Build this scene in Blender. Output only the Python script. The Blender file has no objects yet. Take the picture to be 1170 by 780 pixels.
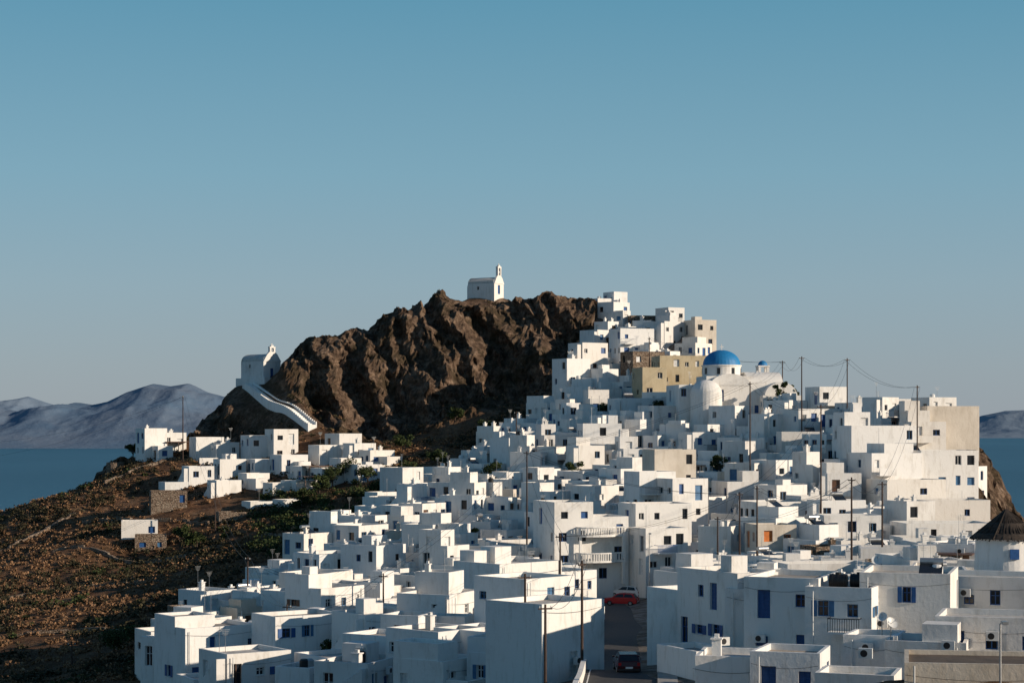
import bpy, math, random
import numpy as np
from mathutils import Vector
random.seed(7); np.random.seed(7)
R=random
F=2275.0; CZ=200.0
def EX(b,Y): return (b-585.0)*Y/F
def EZ(e,Y): return CZ-(e-487.0)*Y/F
scene=bpy.context.scene
COL=scene.collection
# ---------------------------------------------------------------- noise
def _h(ix,iy,iz):
    n=(ix.astype(np.int64)*374761393+iy.astype(np.int64)*668265263+iz.astype(np.int64)*1440662683)&0xffffffff
    n=((n^(n>>13))*1274126177)&0xffffffff
    n=((n^(n>>15))*2246822519)&0xffffffff
    return ((n^(n>>16))&0xffff)/65535.0
def vn(x,y,z):
    x=np.asarray(x,float);y=np.asarray(y,float);z=np.asarray(z,float)+0*x
    ix=np.floor(x);iy=np.floor(y);iz=np.floor(z)
    fx=x-ix;fy=y-iy;fz=z-iz
    fx=fx*fx*(3-2*fx);fy=fy*fy*(3-2*fy);fz=fz*fz*(3-2*fz)
    r=0
    for a in (0,1):
        for b in (0,1):
            for c in (0,1):
                r=r+_h(ix+a,iy+b,iz+c)*(fx if a else 1-fx)*(fy if b else 1-fy)*(fz if c else 1-fz)
    return r*2-1
def fbm(x,y,z,o=4,rid=False,g=.5):
    s=0;a=1;t=0
    for i in range(o):
        n=vn(x,y,z)
        if rid: n=1-2*np.abs(n)
        s=s+a*n;t+=a;a*=g
        x,y=(x*.8-y*.6)*2.03+11.3,(x*.6+y*.8)*2.03+5.7;z=z*2.03+3.1
    return s/t
def sst(a,b,x):
    t=np.clip((x-a)/(b-a),0,1);return t*t*(3-2*t)
# ---------------------------------------------------------------- terrain control (bearing tick, elevation tick, distance)
G=[]
def col(b,l):
    for e,Y in l: G.append((EX(b,Y),Y,EZ(e,Y)))
col(-200,[(780,250),(720,300),(680,345)])
col(0,[(780,230),(700,290),(640,340),(592,382)])
col(100,[(780,215),(700,270),(620,330),(552,385)])
col(150,[(640,325),(575,360),(523,392)])
col(200,[(790,195),(715,255),(645,310),(585,345),(540,375),(510,395)])
col(300,[(800,178),(715,235),(655,280),(612,320),(545,365),(512,388),(480,398),(434,415)])
col(245,[(500,398)])
col(270,[(440,415)])
col(330,[(500,385),(466,393),(418,415)])
col(312,[(455,400)])
col(365,[(392,420),(487,387)])
col(400,[(800,165),(715,225),(650,270),(590,315),(535,362),(495,388),(380,422)])
col(450,[(490,390),(362,422)])
col(500,[(800,158),(715,215),(650,260),(590,305),(545,345),(505,378),(485,390),(350,424)])
col(550,[(470,390),(341,426)])
col(575,[(341,427)])
col(600,[(790,145),(730,195),(700,235),(650,270),(590,305),(545,335),(505,362),(470,383),(354,426)])
col(650,[(440,392),(352,424)])
col(705,[(790,132),(768,145),(738,175),(707,215),(693,245),(650,268),(575,300),(510,340),(460,375),(405,400),(358,422)])
col(760,[(440,382),(400,395),(378,405)])
col(800,[(790,134),(750,165),(710,200),(670,240),(625,275),(580,300),(535,325),(495,345),(460,362),(420,388),(408,400)])
col(900,[(790,122),(725,160),(690,200),(650,240),(615,265),(575,285),(535,305),(498,325),(470,345)])
col(1000,[(790,112),(730,150),(690,190),(655,230),(625,255),(595,275),(555,290),(517,305),(484,330)])
col(1060,[(484,322)])
col(1100,[(790,104),(720,145),(665,190),(645,220),(628,250),(610,275),(575,288),(525,300),(500,312)])
col(1125,[(555,302),(512,312)])
col(1143,[(585,300),(672,150)])
col(1165,[(650,300),(640,240),(650,200),(690,150)])
col(1210,[(800,300)])
for b,Yc,zc in [(-200,345,170),(0,382,182),(100,385,188),(200,395,195),(270,415,206),(330,415,208),(400,422,216),(500,424,224),(600,426,223),(705,422,222),(800,405,212),(900,350,202),(1000,335,200),(1080,322,196)]:
    for dy,dz in ((50,-32),(150,-85),(400,-165),(800,-225)):
        x=EX(b,Yc); G.append((x*(1+dy/700),Yc+dy,zc+dz))
for x,y,z in [(0,0,197.5),(-60,0,194),(60,0,196),(-60,60,184),(0,50,188),(50,55,190),(0,-200,228),(-300,-200,200),(300,-200,190),(20,90,185),(-30,110,180),
    (-120,120,172),(-200,200,160),(-400,250,110),(-900,300,0),(-900,-200,30),(100,100,178),(160,100,150),(110,220,158),(115,300,148),(250,200,80),(500,200,-10),(900,0,-30),(900,900,-30),
    (-900,900,-60),(0,1300,-60),(-1500,0,-40),(1500,0,-60),(-300,700,-10),(200,700,-10),(0,-900,240)]:
    G.append((x,y,z))
G=np.array(G,float)
P=G[:,:2];n=len(P)
def ker(d2): return np.sqrt(d2+16.0)
K=ker(((P[:,None]-P[None])**2).sum(-1))+np.eye(n)*(-0.5)
A=np.zeros((n+3,n+3));A[:n,:n]=K;A[:n,n]=1;A[:n,n+1:]=P;A[n,:n]=1;A[n+1:,:n]=P.T
sol=np.linalg.solve(A,np.concatenate([G[:,2],[0,0,0]]))
def base0(x,y):
    x=np.asarray(x,float);y=np.asarray(y,float)
    r=sol[n]+sol[n+1]*x+sol[n+2]*y
    for i in range(n): r=r+sol[i]*ker((x-P[i,0])**2+(y-P[i,1])**2)
    return r
# knolls that carry the two chapels
KN=[]
for b_,Y_,e_ in ((555,424,338),(298,413,433)):
    x_=EX(b_,Y_);KN.append((x_,Y_,EZ(e_,Y_)-float(base0(x_,Y_))))
def base(x,y):
    r=base0(x,y)
    for kx,ky,dz in KN: r=r+dz*np.exp(-((x-kx)**2+(y-ky)**2)/81.0)
    return r
TL=np.array([(135,600),(150,560),(165,400),(180,200),(200,180),(225,200),(245,225),(262,300),(280,340),(300,395),(320,430),(335,470),(350,525),(370,570),(385,640),(400,660),(414,680)],float)
TR=np.array([(130,1170),(170,1165),(180,1112),(250,1106),(300,1104),(315,1095),(328,1055),(342,960),(358,900),(372,850),(390,818),(402,812),(416,720)],float)
def bear(x,y): return 585+x*F/np.maximum(y,1)
def town(x,y,m=0):
    b=bear(x,y)
    l=np.interp(y,TL[:,0],TL[:,1]);r=np.interp(y,TR[:,0],TR[:,1])
    return (b>l+m)&(b<r-m)&(y>130)&(y<414)
RD=np.array([(4.5,70),(5.6,100),(6.9,130),(8.0,145),(9.7,175),(11.8,215),(13.2,243),(12.3,258),(6,268)],float)
def pdist(RD,x,y):
    d=np.full(np.shape(x),1e9)
    for a,b in zip(RD[:-1],RD[1:]):
        v=b-a;t=np.clip(((x-a[0])*v[0]+(y-a[1])*v[1])/(v@v),0,1)
        d=np.minimum(d,np.hypot(x-a[0]-t*v[0],y-a[1]-t*v[1]))
    return d
def roaddist(x,y): return pdist(RD,x,y)
SPATH=[(282,411,434),(296,405,446),(312,399,456),(334,392,467),(357,386,479)]
SP=np.array([(EX(b,Y),Y) for b,Y,e in SPATH],float)
FLAT=[(EX(557,425),423,6.5),(EX(298,414),412,6.5)]
def height(x,y,full=False):
    x=np.asarray(x,float);y=np.asarray(y,float)
    b=bear(x,y);tw=town(x,y).astype(float)
    crag=sst(240,262,b)*(1-sst(655,720,b))*sst(380,392,y)*(1-.55*sst(428,445,y))*(1-tw)
    fl=np.ones_like(x)
    for fx,fy,fr in FLAT: fl=fl*sst(fr*.5,fr*1.3,np.hypot(x-fx,y-fy))
    fl=fl*sst(1.8,5.5,pdist(SP,x,y))
    wob=.14*fbm(x/15,y/15,0*x+31,3)+.07*fbm(x/4,y/9,0*x+33,3)
    t=np.clip((y-388)/37+wob*fl,0,1.0)
    yw=y+crag*37*(-.125*np.sin(2*math.pi*t)-.036*np.sin(8*math.pi*t+3*fbm(x/9,y/20,0*x+5,2)))*fl
    z=base(x,yw)
    e=1.5
    sl=np.hypot(base(x+e,y)-base(x-e,y),base(x,y+e)-base(x,y-e))/(2*e)
    rock=np.maximum(sst(.42,.8,sl+0.12*fbm(x/9,y/9,0*x+4,3)),crag)
    rock=np.where(y<200,rock*.1,rock)
    rz=3.3*fbm(x/15+y/40,y/17,0*x,2,True)+1.8*fbm(x/4.2+y/9,y/8,0*x+9,4,True,.55)+.7*fbm(x/1.3,y/1.3,0*x+19,3,True,.6)-1.9
    wild=(1-tw)*sst(3,6,roaddist(x,y))
    z=z+rock*fl*rz*(1-.7*tw)+(1-rock)*wild*(1.1*fbm(x/14,y/14,0*x+2,4)+.3*fbm(x/2.2,y/2.2,0*x+7,3))
    if full: return z,np.maximum(rock*fl,crag*.8),tw,wild,rock*fl
    return z
def gz(x,y): return float(height(np.array([x]),np.array([y]))[0])
# ---------------------------------------------------------------- materials
def mat(name):
    m=bpy.data.materials.new(name);m.use_nodes=True
    nt=m.node_tree;b=nt.nodes['Principled BSDF'];b.inputs['Roughness'].default_value=.85
    b.inputs['Specular IOR Level'].default_value=.2
    return m,nt,b
def N(nt,t,**k):
    nd=nt.nodes.new(t)
    for a,v in k.items():
        if a in nd.inputs: nd.inputs[a].default_value=v
        else: setattr(nd,a,v)
    return nd
def ramp(nt,fac,stops):
    r=nt.nodes.new('ShaderNodeValToRGB');e=r.color_ramp.elements
    while len(e)<len(stops): e.new(.5)
    for i,(p,c) in enumerate(stops): e[i].position=p;e[i].color=(*c,1)
    nt.links.new(fac,r.inputs[0]);return r.outputs[0]
def mixc(nt,f,a,b,t='MIX'):
    m=nt.nodes.new('ShaderNodeMix');m.data_type='RGBA';m.blend_type=t
    for s,v in ((m.inputs[0],f),(m.inputs[6],a),(m.inputs[7],b)):
        if hasattr(v,'is_linked'): nt.links.new(v,s)
        elif isinstance(v,tuple): s.default_value=(*v,1)
        else: s.default_value=v
    return m.outputs[2]
def noise(nt,co,sc,det=5,rough=.6,map_=None):
    if map_:
        mp=N(nt,'ShaderNodeMapping');mp.inputs['Scale'].default_value=map_;nt.links.new(co,mp.inputs[0]);co=mp.outputs[0]
    nn=N(nt,'ShaderNodeTexNoise');nn.inputs['Scale'].default_value=sc;nn.inputs['Detail'].default_value=det;nn.inputs['Roughness'].default_value=rough
    nt.links.new(co,nn.inputs['Vector']);return nn.outputs['Fac']
def bump(nt,b,h,st,dist=.1):
    bp=N(nt,'ShaderNodeBump');bp.inputs['Strength'].default_value=st;bp.inputs['Distance'].default_value=dist
    nt.links.new(h,bp.inputs['Height']);nt.links.new(bp.outputs[0],b.inputs['Normal'])
def plaster(name,stops,tints,streak=.34):
    m,nt,b=mat(name)
    g=nt.nodes.new('ShaderNodeNewGeometry').outputs['Position']
    oi=nt.nodes.new('ShaderNodeObjectInfo').outputs['Random']
    c=ramp(nt,noise(nt,g,.45,7,.65,(1,1,.6)),stops)
    c2=ramp(nt,oi,tints)
    c=mixc(nt,1.0,c,c2,'MULTIPLY')
    st=ramp(nt,noise(nt,g,1.1,5,.7,(2,2,.35)),[(.34,(.6,.55,.47)),(.47,(1,1,1)),(1,(1,1,1))])
    c=mixc(nt,streak,c,st,'MULTIPLY')
    nt.links.new(c,b.inputs['Base Color'])
    bump(nt,b,noise(nt,g,3,6,.65),.4,.08)
    return m
WHITE=plaster('whitewash',[(.3,(.64,.62,.59)),(.45,(.79,.78,.76)),(1,(.83,.82,.8))],[(0,(.86,.85,.84)),(.3,(1,.99,.97)),(.6,(1,1,1)),(.85,(.97,.93,.88)),(1,(.93,.95,.97))])
ROOF=plaster('roof_screed',[(.3,(.33,.31,.28)),(.5,(.5,.48,.45)),(1,(.62,.61,.59))],[(0,(1,1,1)),(.25,(1.15,1.15,1.15)),(.45,(1,.95,.9)),(.65,(.66,.62,.58)),(.82,(1.15,1.12,1.08)),(1,(.8,.7,.6))],.55)
OCHRE=plaster('ochre_plaster',[(.3,(.42,.34,.22)),(.6,(.52,.44,.3)),(1,(.57,.49,.36))],[(0,(1,1,1)),(1,(1,1,1))])
BEIGE=plaster('beige_plaster',[(.3,(.5,.45,.38)),(.6,(.64,.59,.52)),(1,(.69,.65,.58))],[(0,(1,1,1)),(1,(.97,.93,.88))])
BROWNROOF=plaster('earth_roof',[(.3,(.1,.08,.065)),(.6,(.17,.13,.1)),(1,(.24,.19,.15))],[(0,(1,1,1)),(1,(.9,.9,.9))])
def stone(name,cs,sc=2.6):
    m,nt,b=mat(name)
    g=nt.nodes.new('ShaderNodeNewGeometry').outputs['Position']
    mp=N(nt,'ShaderNodeMapping');mp.inputs['Scale'].default_value=(1,1,1.7);nt.links.new(g,mp.inputs[0])
    v=N(nt,'ShaderNodeTexVoronoi');v.inputs['Scale'].default_value=sc;nt.links.new(mp.outputs[0],v.inputs['Vector'])
    sx=nt.nodes.new('ShaderNodeSeparateColor');nt.links.new(v.outputs['Color'],sx.inputs[0])
    c=ramp(nt,sx.outputs[0],cs)
    d=ramp(nt,v.outputs['Distance'],[(.0,(1,1,1)),(.55,(.9,.9,.9)),(.8,(.35,.33,.3))])
    c=mixc(nt,1.0,c,d,'MULTIPLY')
    c=mixc(nt,.5,c,ramp(nt,noise(nt,g,.8),[(.3,(.6,.55,.5)),(.7,(1.1,1.1,1.1))]),'MULTIPLY')
    nt.links.new(c,b.inputs['Base Color'])
    inv=N(nt,'ShaderNodeMath',operation='MULTIPLY');inv.inputs[1].default_value=-1;nt.links.new(v.outputs['Distance'],inv.inputs[0])
    bump(nt,b,inv.outputs[0],.8,.15)
    return m
STONE=stone('rubble_stone',[(0,(.16,.11,.08)),(.5,(.25,.19,.145)),(1,(.34,.28,.22))],3.4)
STONE2=stone('pale_stone',[(0,(.36,.31,.26)),(.5,(.48,.42,.35)),(1,(.62,.56,.49))],3)
def paint(name,c,rough=.5,var=.3,metal=0):
    m,nt,b=mat(name)
    g=nt.nodes.new('ShaderNodeNewGeometry').outputs['Position']
    lo=tuple(x*(1-var) for x in c);hi=tuple(min(1,x*(1+var*.4)) for x in c)
    nt.links.new(ramp(nt,noise(nt,g,3),[(.3,lo),(.7,hi)]),b.inputs['Base Color'])
    b.inputs['Roughness'].default_value=rough;b.inputs['Metallic'].default_value=metal
    b.inputs['Specular IOR Level'].default_value=.4
    return m
BLUE=paint('blue_paint',(.02,.09,.27));LBLUE=paint('faded_blue_paint',(.06,.17,.33))
WOOD=paint('brown_wood',(.12,.06,.035));GREENP=paint('green_paint',(.04,.12,.09))
GLASS=paint('dark_glass',(.018,.022,.028),.12,.2);WFRAME=paint('white_frame',(.72,.72,.71))
DOME=paint('dome_blue',(.015,.19,.44),.55,.22);TILE=paint('terracotta',(.26,.12,.07),.8,.4)
BLACK=paint('black_plastic',(.02,.02,.022),.4);METAL=paint('galvanised_metal',(.4,.41,.42),.4,.2,.7)
POLEW=paint('pole_wood',(.07,.045,.035),.9);REDP=paint('red_car_paint',(.6,.015,.02),.25,.1);DARKP=paint('dark_car_paint',(.06,.012,.014),.25,.1)
WHITEP=paint('white_car_paint',(.7,.7,.7),.25,.05);RUB=paint('tyre_rubber',(.02,.02,.02),.9);THATCH=paint('thatch',(.06,.045,.035),.95,.6)
ORANGE=paint('orange_paint',(.6,.18,.04),.7);LAMPR=paint('tail_lamp',(.4,.01,.01),.3);PLASTW=paint('white_plastic',(.7,.7,.68),.4,.1)
def leafm(name,a,b2):
    m,nt,b=mat(name)
    g=nt.nodes.new('ShaderNodeNewGeometry')
    c=ramp(nt,g.outputs['Random Per Island'],[(0,a),(1,b2)])
    c=mixc(nt,.7,c,ramp(nt,noise(nt,g.outputs['Position'],.35,3),[(.3,(.5,.5,.5)),(.7,(1.3,1.3,1.3))]),'MULTIPLY')
    nt.links.new(c,b.inputs['Base Color']);return m
LEAF=leafm('green_leaf',(.025,.04,.014),(.07,.09,.03));DRY=leafm('dry_scrub_leaf',(.13,.07,.035),(.34,.2,.11));OLIVE=leafm('olive_scrub_leaf',(.03,.028,.015),(.07,.06,.032))
BARK=paint('bark',(.08,.055,.04),.95)
ASPH=paint('asphalt',(.055,.054,.055),.9,.35)
CONC=plaster('concrete',[(.3,(.28,.26,.24)),(.6,(.4,.38,.35)),(1,(.48,.46,.43))],[(0,(1,1,1)),(1,(1,1,1))])
# terrain material
TM,nt,b=mat('hillside')
g=nt.nodes.new('ShaderNodeNewGeometry').outputs['Position']
ar=N(nt,'ShaderNodeAttribute',attribute_name='rock').outputs['Fac'];at=N(nt,'ShaderNodeAttribute',attribute_name='town').outputs['Fac']
soil=ramp(nt,noise(nt,g,.22,8,.7),[(.32,(.09,.05,.03)),(.48,(.19,.105,.062)),(.6,(.26,.155,.092)),(.75,(.33,.22,.14))])
grn=ramp(nt,noise(nt,g,.07,6,.7),[(.5,(0,0,0)),(.62,(1,1,1))])
soil=mixc(nt,grn,soil,mixc(nt,.5,soil,(.065,.055,.026)))
vor=noise(nt,g,1.6,6,.75)
soil=mixc(nt,.8,soil,ramp(nt,vor,[(.35,(.45,.42,.4)),(.65,(1.35,1.3,1.25))]),'MULTIPLY')
rk=ramp(nt,noise(nt,g,.3,10,.72,(1,1,1.8)),[(.3,(.055,.038,.028)),(.43,(.13,.088,.062)),(.56,(.25,.172,.12)),(.74,(.42,.32,.24))])
rk=mixc(nt,.9,rk,ramp(nt,noise(nt,g,1.3,8,.75,(1,1,.5)),[(.38,(.25,.22,.2)),(.58,(1.15,1.15,1.15))]),'MULTIPLY')
gr2=ramp(nt,noise(nt,g,.13,7,.75),[(.49,(0,0,0)),(.56,(1,1,1))])
rk=mixc(nt,gr2,rk,mixc(nt,.68,rk,(.045,.036,.02)))
cc=mixc(nt,ar,soil,rk)
tw=ramp(nt,noise(nt,g,.4,6,.7),[(.35,(.12,.09,.065)),(.5,(.25,.22,.19)),(.65,(.42,.4,.37))])
cc=mixc(nt,at,cc,tw)
nt.links.new(cc,b.inputs['Base Color']);b.inputs['Roughness'].default_value=.95;b.inputs['Specular IOR Level'].default_value=.1
bump(nt,b,noise(nt,g,1.1,10,.78),1.0,.9)
# ---------------------------------------------------------------- terrain mesh
def axis(lo,flo,fhi,hi,st):
    a=list(np.arange(flo,fhi,st));l=[];x=flo;s=st
    while x>lo: s*=1.18;x-=s;l.append(x)
    r=[];x=fhi;s=st
    while x<hi: r.append(x);s*=1.18;x+=s
    return np.array(l[::-1]+a+r)
xs=axis(-2000,-112,92,2000,.45)
ysl=list(axis(-900,105,378,379,.85)); ysl=[v for v in ysl if v<378]
y2=list(np.arange(378,432,.28));r=[];x=432;s=.5
while x<2200: r.append(x);s*=1.18;x+=s
ys=np.array(ysl+y2+r)
X,Y=np.meshgrid(xs,ys);X=X.ravel();Y=Y.ravel()
Z,rk_,tw_,wl_,rd_=height(X,Y,True)
dx=rd_*1.6*fbm(X/4,Z/4.,Y/6+3,4,False,.6)
dy=rd_*(3.6*fbm(X/8+Z/16+8,Z/16-X/30,Y/40,3,True,.45)+2.3*fbm(X/2.8+Z/7,Z/8-X/14,Y/12,3,True,.55)+.7*fbm(X/1.1,Z/1.4,Y/3,2,True))
nx=len(xs);ny=len(ys)
co=np.stack([X+dx,Y-dy,Z],1).astype(np.float32)
idx=np.arange(nx*ny).reshape(ny,nx)
q=np.stack([idx[:-1,:-1],idx[:-1,1:],idx[1:,1:],idx[1:,:-1]],-1).reshape(-1,4)
def npmesh(name,co,q,mats,link=True,smooth=False):
    me=bpy.data.meshes.new(name)
    me.vertices.add(len(co));me.vertices.foreach_set('co',np.asarray(co,np.float32).ravel())
    k=q.shape[1]
    me.loops.add(q.size);me.loops.foreach_set('vertex_index',q.astype(np.int32).ravel())
    me.polygons.add(len(q));me.polygons.foreach_set('loop_start',np.arange(0,q.size,k,dtype=np.int32));me.polygons.foreach_set('loop_total',np.full(len(q),k,np.int32))
    if smooth is not False: me.polygons.foreach_set('use_smooth',np.ones(len(q),bool) if smooth is True else smooth)
    for m in mats: me.materials.append(m)
    me.update(calc_edges=True)
    o=bpy.data.objects.new(name,me);COL.objects.link(o);return o
ter=npmesh('hillside_terrain',co,q,[TM],smooth=(rk_[q[:,0]]<.4))
for nm,a in (('rock',rk_),('town',tw_*(1-rk_))):
    at_=ter.data.attributes.new(nm,'FLOAT','POINT');at_.data.foreach_set('value',a.astype(np.float32))
# ---------------------------------------------------------------- mesh builder
class MB:
    def __init__(s): s.v=[];s.f=[];s.m=[];s.mats=[]
    def mi(s,m):
        if m not in s.mats: s.mats.append(m)
        return s.mats.index(m)
    def face(s,pts,m):
        b=len(s.v);s.v.extend([tuple(p) for p in pts]);s.f.append(tuple(range(b,b+len(pts))));s.m.append(s.mi(m))
    def box(s,x0,x1,y0,y1,z0,z1,m,rot=0,c=(0,0)):
        p=[(x0,y0),(x1,y0),(x1,y1),(x0,y1)]
        if rot:
            cs,sn=math.cos(rot),math.sin(rot);p=[(c[0]+(a-c[0])*cs-(b_-c[1])*sn,c[1]+(a-c[0])*sn+(b_-c[1])*cs) for a,b_ in p]
        s.prism(p,z0,z1,m)
    def prism(s,p,z0,z1,m,bot=True,mt=None):
        n_=len(p)
        for i in range(n_):
            a=p[i];c=p[(i+1)%n_];s.face([(a[0],a[1],z0),(c[0],c[1],z0),(c[0],c[1],z1),(a[0],a[1],z1)],m)
        s.face([(a[0],a[1],z1) for a in p],mt or m)
        if bot: s.face([(a[0],a[1],z0) for a in p][::-1],m)
    def lathe(s,cx,cy,prof,m,n_=24,a0=0,a1=2*math.pi):
        for k in range(len(prof)-1):
            r0,z0=prof[k];r1,z1=prof[k+1]
            for i in range(n_):
                t0=a0+(a1-a0)*i/n_;t1=a0+(a1-a0)*(i+1)/n_
                c0,s0,c1,s1=math.cos(t0),math.sin(t0),math.cos(t1),math.sin(t1)
                pts=[(cx+r0*c0,cy+r0*s0,z0),(cx+r0*c1,cy+r0*s1,z0),(cx+r1*c1,cy+r1*s1,z1),(cx+r1*c0,cy+r1*s0,z1)]
                if r1<1e-4: pts=pts[:3]
                elif r0<1e-4: pts=[pts[0],pts[2],pts[3]]
                s.face(pts,m)
    def tube(s,a,b_,r0,r1,m,n_=8):
        a=Vector(a);b_=Vector(b_);d=(b_-a).normalized();u=d.orthogonal().normalized();w=d.cross(u)
        ra=[a+(u*math.cos(t)+w*math.sin(t))*r0 for t in [2*math.pi*i/n_ for i in range(n_)]]
        rb=[b_+(u*math.cos(t)+w*math.sin(t))*r1 for t in [2*math.pi*i/n_ for i in range(n_)]]
        for i in range(n_): s.face([ra[i],ra[(i+1)%n_],rb[(i+1)%n_],rb[i]],m)
        s.face(rb,m);s.face(ra[::-1],m)
    def vault(s,x0,x1,y0,y1,z,h,m,n_=12,axis='x'):
        prev=None
        for i in range(n_+1):
            t=math.pi*i/n_
            if axis=='x':
                c=(y0+y1)/2-(y1-y0)/2*math.cos(t);p=((x0,c,z+h*math.sin(t)),(x1,c,z+h*math.sin(t)))
            else:
                c=(x0+x1)/2-(x1-x0)/2*math.cos(t);p=((c,y1,z+h*math.sin(t)),(c,y0,z+h*math.sin(t)))
            if prev: s.face([prev[0],prev[1],p[1],p[0]],m)
            prev=p
        for e in (0,1):
            pts=[]
            for i in range(n_+1):
                t=math.pi*i/n_
                if axis=='x': pts.append(((x0,x1)[e],(y0+y1)/2-(y1-y0)/2*math.cos(t),z+h*math.sin(t)))
                else: pts.append(((x0+x1)/2-(x1-x0)/2*math.cos(t),(y1,y0)[e],z+h*math.sin(t)))
            s.face(pts,m)
    def wall(s,p0,p1,z0,z1,ops,m,near):
        L=math.hypot(p1[0]-p0[0],p1[1]-p0[1]);
        if L<.01: return
        ux,uy=(p1[0]-p0[0])/L,(p1[1]-p0[1])/L;nx_,ny_=uy,-ux
        def pt(u,z,o=0): return (p0[0]+ux*u+nx_*o,p0[1]+uy*u+ny_*o,z)
        us=sorted(set([0,L]+[o[0] for o in ops]+[o[1] for o in ops]));zs=sorted(set([z0,z1]+[o[2] for o in ops]+[o[3] for o in ops]))
        for i in range(len(us)-1):
            for j in range(len(zs)-1):
                um=(us[i]+us[i+1])/2;zm=(zs[j]+zs[j+1])/2
                if any(o[0]<um<o[1] and o[2]<zm<o[3] for o in ops): continue
                s.face([pt(us[i],zs[j]),pt(us[i+1],zs[j]),pt(us[i+1],zs[j+1]),pt(us[i],zs[j+1])],m)
        for o in ops:
            a,b_,c,d,k=o[:5];dp=-.22
            s.face([pt(a,c),pt(a,c,dp),pt(a,d,dp),pt(a,d)],m);s.face([pt(b_,c,dp),pt(b_,c),pt(b_,d),pt(b_,d,dp)],m)
            s.face([pt(a,d),pt(a,d,dp),pt(b_,d,dp),pt(b_,d)],m);s.face([pt(a,c,dp),pt(a,c),pt(b_,c),pt(b_,c,dp)],m)
            col_=o[5]
            pane=GLASS if k in('win','open') else col_
            s.face([pt(a,c,dp),pt(b_,c,dp),pt(b_,d,dp),pt(a,d,dp)],pane)
            def bar(u0,u1,v0,v1,o0,o1,mm):
                q=[pt(u0,v0,o1),pt(u1,v0,o1),pt(u1,v1,o1),pt(u0,v1,o1)];r_=[pt(u0,v0,o0),pt(u1,v0,o0),pt(u1,v1,o0),pt(u0,v1,o0)]
                s.face(q,mm)
                for i in range(4): s.face([q[(i+1)%4],q[i],r_[i],r_[(i+1)%4]],mm)
            if k=='open': continue
            w=.07;fm=col_
            if k=='win':
                bar(a,a+w,c,d,dp,dp+.06,fm);bar(b_-w,b_,c,d,dp,dp+.06,fm);bar(a+w,b_-w,d-w,d,dp,dp+.06,fm);bar(a+w,b_-w,c,c+w,dp,dp+.06,fm)
                um=(a+b_)/2;bar(um-.035,um+.035,c+w,d-w,dp,dp+.055,fm)
                if near: bar(a+w,um-.035,c+(d-c)*.6,c+(d-c)*.6+.05,dp,dp+.05,fm);bar(um+.035,b_-w,c+(d-c)*.6,c+(d-c)*.6+.05,dp,dp+.05,fm)
            if near:
                if k=='shut' or k=='door':
                    um=(a+b_)/2;bar(um-.02,um+.02,c,d,dp,dp+.03,col_)
                    nn=int((d-c)/.28)
                    for q_ in range(nn):
                        v=c+.08+q_*(d-c-.1)/nn
                        bar(a+.08,um-.05,v,v+.11,dp,dp+.035,col_);bar(um+.05,b_-.08,v,v+.11,dp,dp+.035,col_)
                if k=='win' and d-c<1.5:
                    bar(a-.08,b_+.08,c-.07,c-.003,-.0,.07,WFRAME)
                    if R.random()<.22:
                        hw=(b_-a)/2
                        bar(a-hw-.03,a-.03,c,d,.02,.06,col_ if col_!=WFRAME else LBLUE);bar(b_+.03,b_+hw+.03,c,d,.02,.06,col_ if col_!=WFRAME else LBLUE)
    def obj(s,name,loc=(0,0,0),rot=0,smooth=False):
        me=bpy.data.meshes.new(name);me.from_pydata(s.v,[],s.f)
        for m in s.mats: me.materials.append(m)
        me.polygons.foreach_set('material_index',s.m)
        me.update();o=bpy.data.objects.new(name,me);o.location=loc;o.rotation_euler[2]=rot;COL.objects.link(o);return o
def openings(L,z1,zlow,near,rng,dens=.6,colr=None,doorp=.5):
    ops=[];nf=max(1,int((z1-zlow+.6)//2.85)) if z1-zlow>2.1 else 0
    k0=1.0 if near else 1.22
    for f in range(nf):
        zb=z1-2.85*(f+1)
        ns=int(L/1.9)
        if ns<1: continue
        sp=L/ns
        dd=False
        for k in range(ns):
            if rng.random()>dens: continue
            c=sp*(k+.5)+rng.uniform(-.2,.2)
            col_=colr or rng.choice([BLUE,BLUE,LBLUE,LBLUE,WFRAME,WFRAME,BLUE,WOOD,WFRAME])
            if not dd and rng.random()<doorp*(1 if f==nf-1 else .4):
                h=.47*k0;ops.append((c-h,c+h,zb+.12,zb+2.15,rng.choice(['door','door','win']),col_));dd=True
            else:
                h=rng.choice([.3,.38,.45])*k0;hh=rng.choice([.7,.9,1.1])*k0
                ops.append((c-h,c+h,zb+1.0,zb+1.0+hh,rng.choice(['win','win','shut','open' if not near else 'win']),col_))
    return [o for o in ops if o[0]>.22 and o[1]<L-.22 and o[3]<z1-.25]
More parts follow.
